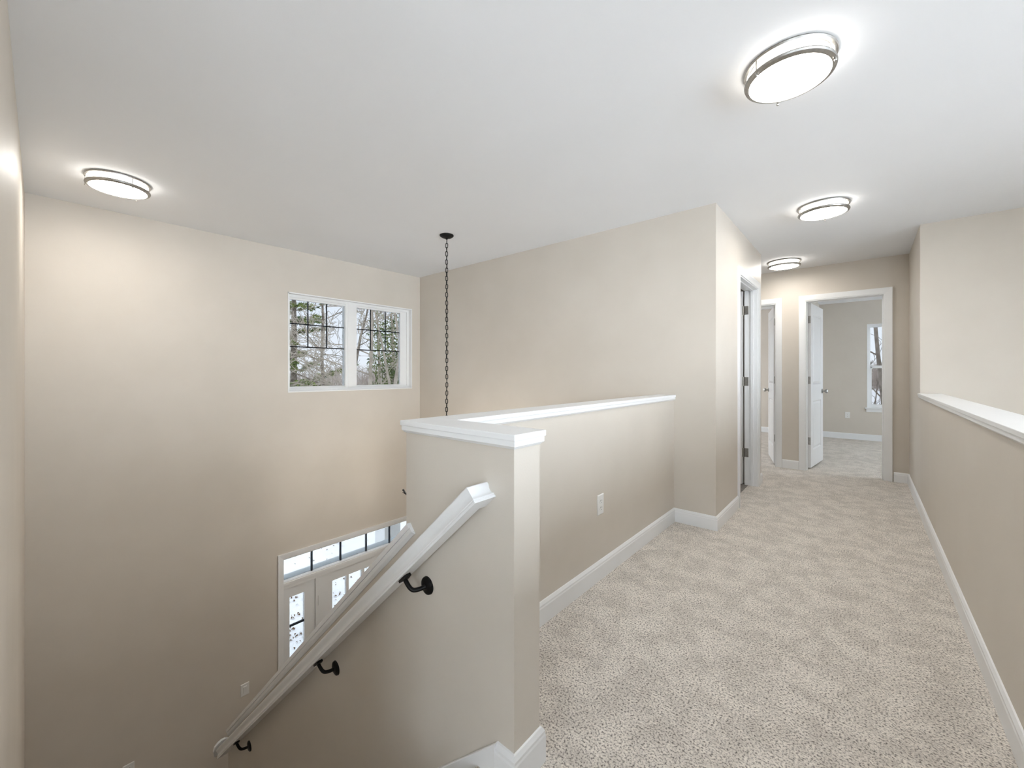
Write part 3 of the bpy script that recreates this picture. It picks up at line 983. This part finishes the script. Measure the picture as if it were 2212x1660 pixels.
def branch(m, p, d, length, r, depth, rng, droop=.0, sides=6, wig=.18, kids=(3, 5), shrink=.62, minr=.006):
    n = 5 if depth > 1 else 4
    pts = [Vector(p)]
    dd = Vector(d).normalized()
    for i in range(n):
        dd = (dd + Vector((rng.gauss(0, wig), rng.gauss(0, wig), rng.gauss(0, wig * .7) - droop))).normalized()
        pts.append(pts[-1] + dd * length / n)
    rad = [max(minr, r * (1 - .62 * i / n)) for i in range(n + 1)]
    m.tube(pts, rad, sides if r > .05 else 4 if r > .02 else 3, smooth=r > .05, caps=False)
    if depth <= 0: return
    for k in range(rng.randint(*kids)):
        t = rng.uniform(.3, 1.0)
        i = min(n - 1, int(t * n))
        q = pts[i].lerp(pts[i + 1], t * n - i)
        ax = (pts[i + 1] - pts[i]).normalized()
        side = ax.orthogonal().normalized()
        side.rotate(Matrix.Rotation(rng.uniform(0, 6.28), 3, ax))
        ang = rng.uniform(.45, 1.05)
        nd = ax * math.cos(ang) + side * math.sin(ang)
        nd.z += .12
        branch(m, q, nd, length * shrink * rng.uniform(.7, 1.15), rad[i] * rng.uniform(.45, .65), depth - 1, rng, droop, sides, wig * 1.1, kids, shrink, minr)

def bare_tree(label, x, y, h, r, lean, seed, mat='bark_pale', depth=4, kids=(3, 5), first=.25, group='bare winter trees', minr=.008, nb=9, wig=.07):
    rng = random.Random(seed)
    zg = ground_z(x, y) - .2
    t = thing('bare_tree', label, 'tree', (x, y, zg), group)
    m = MB()
    n = 10
    pts = [Vector((x, y, zg))]
    d = Vector((lean[0], lean[1], 1)).normalized()
    for i in range(n):
        d = (d + Vector((rng.gauss(0, wig), rng.gauss(0, wig), .02))).normalized()
        pts.append(pts[-1] + d * h / n)
    rad = [r * (1 - .8 * i / n) for i in range(n + 1)]
    m.tube(pts, rad, 9, caps=False)
    m.build('trunk', M[mat], t)
    m = MB()
    for k in range(nb):
        u = first + (1 - first) * (k + rng.random()) / nb
        u = min(u, .98)
        i = min(n - 1, int(u * n))
        q = pts[i].lerp(pts[i + 1], u * n - i)
        a = rng.uniform(0, 6.28)
        nd = Vector((math.cos(a), math.sin(a), rng.uniform(.2, .9)))
        branch(m, q, nd, h * .36 * (1.15 - .6 * u), rad[i] * .40, depth - 1, rng, 0, 6, .16, kids, .62, minr)
    m.build('branches', M[mat], t)['kind'] = 'stuff'
    return t

def pine_tree(label, x, y, h, rb, seed, z_first=.12, whorls=17):
    rng = random.Random(seed)
    zg = ground_z(x, y) - .2
    t = thing('pine_tree', label, 'tree', (x, y, zg), 'evergreen trees')
    m = MB()
    m.tube([(x, y, zg), (x + .1, y, zg + h * .5), (x, y, zg + h)], [.24, .16, .02], 9, caps=False)
    br = MB()
    fo = MB()
    for k in range(whorls):
        u = z_first + (1 - z_first) * k / whorls
        L = rb * (1 - u) ** .7 * rng.uniform(.65, 1.15) + .25
        for j in range(rng.randint(3, 5)):
            a = rng.uniform(0, 6.28)
            st = Vector((x, y, zg + h * u + rng.uniform(-.15, .15)))
            d = Vector((math.cos(a), math.sin(a), rng.uniform(-.12, .22))).normalized()
            LL = L * rng.uniform(.6, 1.1)
            pts = [st + d * LL * q + Vector((0, 0, .10 * LL * q * q)) for q in (0, .35, .7, 1)]
            br.tube(pts, [.035, .028, .018, .006], 4, caps=False)
            nc = max(6, int(LL * 8))
            for c in range(nc):
                q = rng.uniform(.25, 1.02)
                cpos = st + d * LL * q + Vector((rng.gauss(0, .16), rng.gauss(0, .16), .10 * LL * q * q + rng.gauss(.03, .07)))
                for nn in range(22):
                    v = Vector((rng.gauss(0, 1), rng.gauss(0, 1), rng.gauss(.35, .6))).normalized() * rng.uniform(.14, .27)
                    w = v.orthogonal().normalized() * .034
                    w.rotate(Matrix.Rotation(rng.uniform(0, 6.28), 3, v.normalized()))
                    fo.add([tuple(cpos - w), tuple(cpos + w), tuple(cpos + v)], [(0, 1, 2)])
    m.build('trunk', M['bark'], t)
    br.build('branches', M['bark'], t)['kind'] = 'stuff'
    f = fo.build('foliage', M['pine'], t)
    f['kind'] = 'stuff'
    return t

def leafy_tree(name, label, x, y, h, blobs, seed, mat='ivy', n=9000, ls=.10, trunk_r=.16, group='evergreen trees'):
    rng = random.Random(seed)
    zg = ground_z(x, y) - .2
    t = thing(name, label, 'tree', (x, y, zg), group)
    MB().tube([(x, y, zg), (x + .1, y + .1, zg + h * .5), (x - .1, y, zg + h)], [trunk_r, trunk_r * .7, .02], 8, caps=False).build('trunk', M['bark_pale'], t)
    fo = MB()
    tot = sum(b[3] ** 2 * b[4] for b in blobs)
    for bx_, by_, bz_, br_, bh_ in blobs:
        for k in range(int(n * br_ * br_ * bh_ / tot)):
            v = Vector((rng.gauss(0, 1), rng.gauss(0, 1), rng.gauss(0, 1))).normalized() * rng.random() ** .4
            p = Vector((x + bx_ + v.x * br_, y + by_ + v.y * br_, zg + bz_ + v.z * bh_))
            a = Vector((rng.gauss(0, 1), rng.gauss(0, 1), rng.gauss(0, 1))).normalized() * ls * rng.uniform(.5, 1.2)
            b = a.orthogonal().normalized() * ls * .45
            fo.add([tuple(p - a), tuple(p + b), tuple(p + a), tuple(p - b)], [(0, 1, 2, 3)])
    f = fo.build('foliage', M[mat], t)
    f['kind'] = 'stuff'
    return t

x, y = -27.0, 10.33
pine_tree('tall pine in the left pane of the twin window', x, y, 15, 4.6, 3)
x, y = -36.0, 12.57
pine_tree('darker pine further back at the left window edge', x, y, 13, 4.4, 8)
x, y = -19.0, 12.19
leafy_tree('ivy_tree', 'ivy covered dark green tree at the right of the twin window', x, y, 9.0, [(0, 0, 6.2, .75, 1.5), (.1, .2, 4.6, 1.1, 1.3), (-.1, -.3, 3.3, 1.5, 1.0), (-.2, -1.0, 3.0, 1.2, .8), (.1, .4, 8.0, .55, 1.2)], 4, n=5200, ls=.085)
x, y = -18.0, 10.75
leafy_tree('ivy_tree', 'thinner ivy tree with sparse leaves beside the pale trunks', x, y, 8.5, [(0, 0, 6.6, .5, 1.2), (0, 0, 5.2, .5, .8), (0, .2, 3.6, .8, .8)], 6, n=1500, ls=.07, trunk_r=.12)
x, y = -24.0, 9.63
leafy_tree('evergreen_shrub', 'low bright green shrub below the pine', x, y, 3.2, [(0, 0, 3.2, 1.3, 1.2), (.3, 1.0, 2.8, 1.0, .9)], 9, 'pine', n=2600, ls=.10, trunk_r=.06)
for x, y, h, r, lean, seed, mat, lab in [
        (-14.5, 8.17, 9.5, .11, (.02, -.07), 21, 'bark_pale', 'pale leaning bare trunk just right of the window mullion'),
        (-15.5, 9.41, 9, .12, (0, .01), 22, 'bark_pale', 'straight pale bare trunk in the right window pane'),
        (-22.0, 10.37, 11, .13, (.0, -.05), 23, 'bark', 'slim dark bare tree in the middle of the left pane'),
        (-20.0, 9.06, 8, .06, (0, .05), 24, 'bark_pale', 'thin pale sapling before the pine'),
        (-26.0, 13.51, 12, .15, (0, .02), 25, 'bark', 'dark bare tree hidden by the window mullion'),
        (-13.0, 8.42, 8, .08, (0, -.10), 26, 'bark_pale', 'pale sapling leaning left at the right window jamb')]:
    bare_tree(lab, x, y, h, r, lean, seed, mat, depth=3 if mat == 'bark' else 4, first=.30, minr=.010, nb=7)

# bedroom side: a big old tree
bare_tree('large old tree trunk outside the bedroom window', .79, 19.0, 13, .085, (-.085, 0), 31, 'bark', depth=4, first=.26, nb=9, wig=.012)
bare_tree('small crooked tree low in the bedroom window', .58, 32.0, 4.2, .06, (-.03, 0), 32, 'bark', depth=4, first=.25, nb=10)

# distant woods: uncountable thin stems
rng = random.Random(17)
m = MB()
def stem(x, y, h):
    zg = ground_z(x, y) - .1
    dx, dy = rng.gauss(0, .05) * h, rng.gauss(0, .05) * h
    r = rng.uniform(.02, .06)
    m.tube([(x, y, zg), (x + dx * .5, y + dy * .5, zg + h * .5), (x + dx, y + dy, zg + h)], [r, r * .7, .006], 3, smooth=False, caps=False)
    for k in range(9):
        u = rng.uniform(.2, .95)
        a = rng.uniform(0, 6.28)
        L = h * rng.uniform(.12, .3)
        q = Vector((x + dx * u, y + dy * u, zg + h * u))
        e_ = q + Vector((math.cos(a) * L * .7, math.sin(a) * L * .7, L * rng.uniform(.2, .8)))
        m.tube([q, e_], [r * .4, .005], 3, smooth=False, caps=False)
for k in range(1100):
    X = rng.uniform(-75, -38)
    tt = rng.uniform(.30, .85)
    stem(X, -X * tt, rng.uniform(3.0, 4.9))
for k in range(520):
    Y = rng.uniform(72, 98)
    stem(rng.uniform(-4, 8), Y, rng.uniform(2.6, 4.2))
for k in range(90):
    X = rng.uniform(-30, -20)
    tt = rng.uniform(.34, .72)
    stem(X, -X * tt, rng.uniform(2.6, 4.4))
tag(m.build('distant_woods', M['twig']), 'hazy grey-brown winter woods along the horizon', 'woods', kind='stuff')
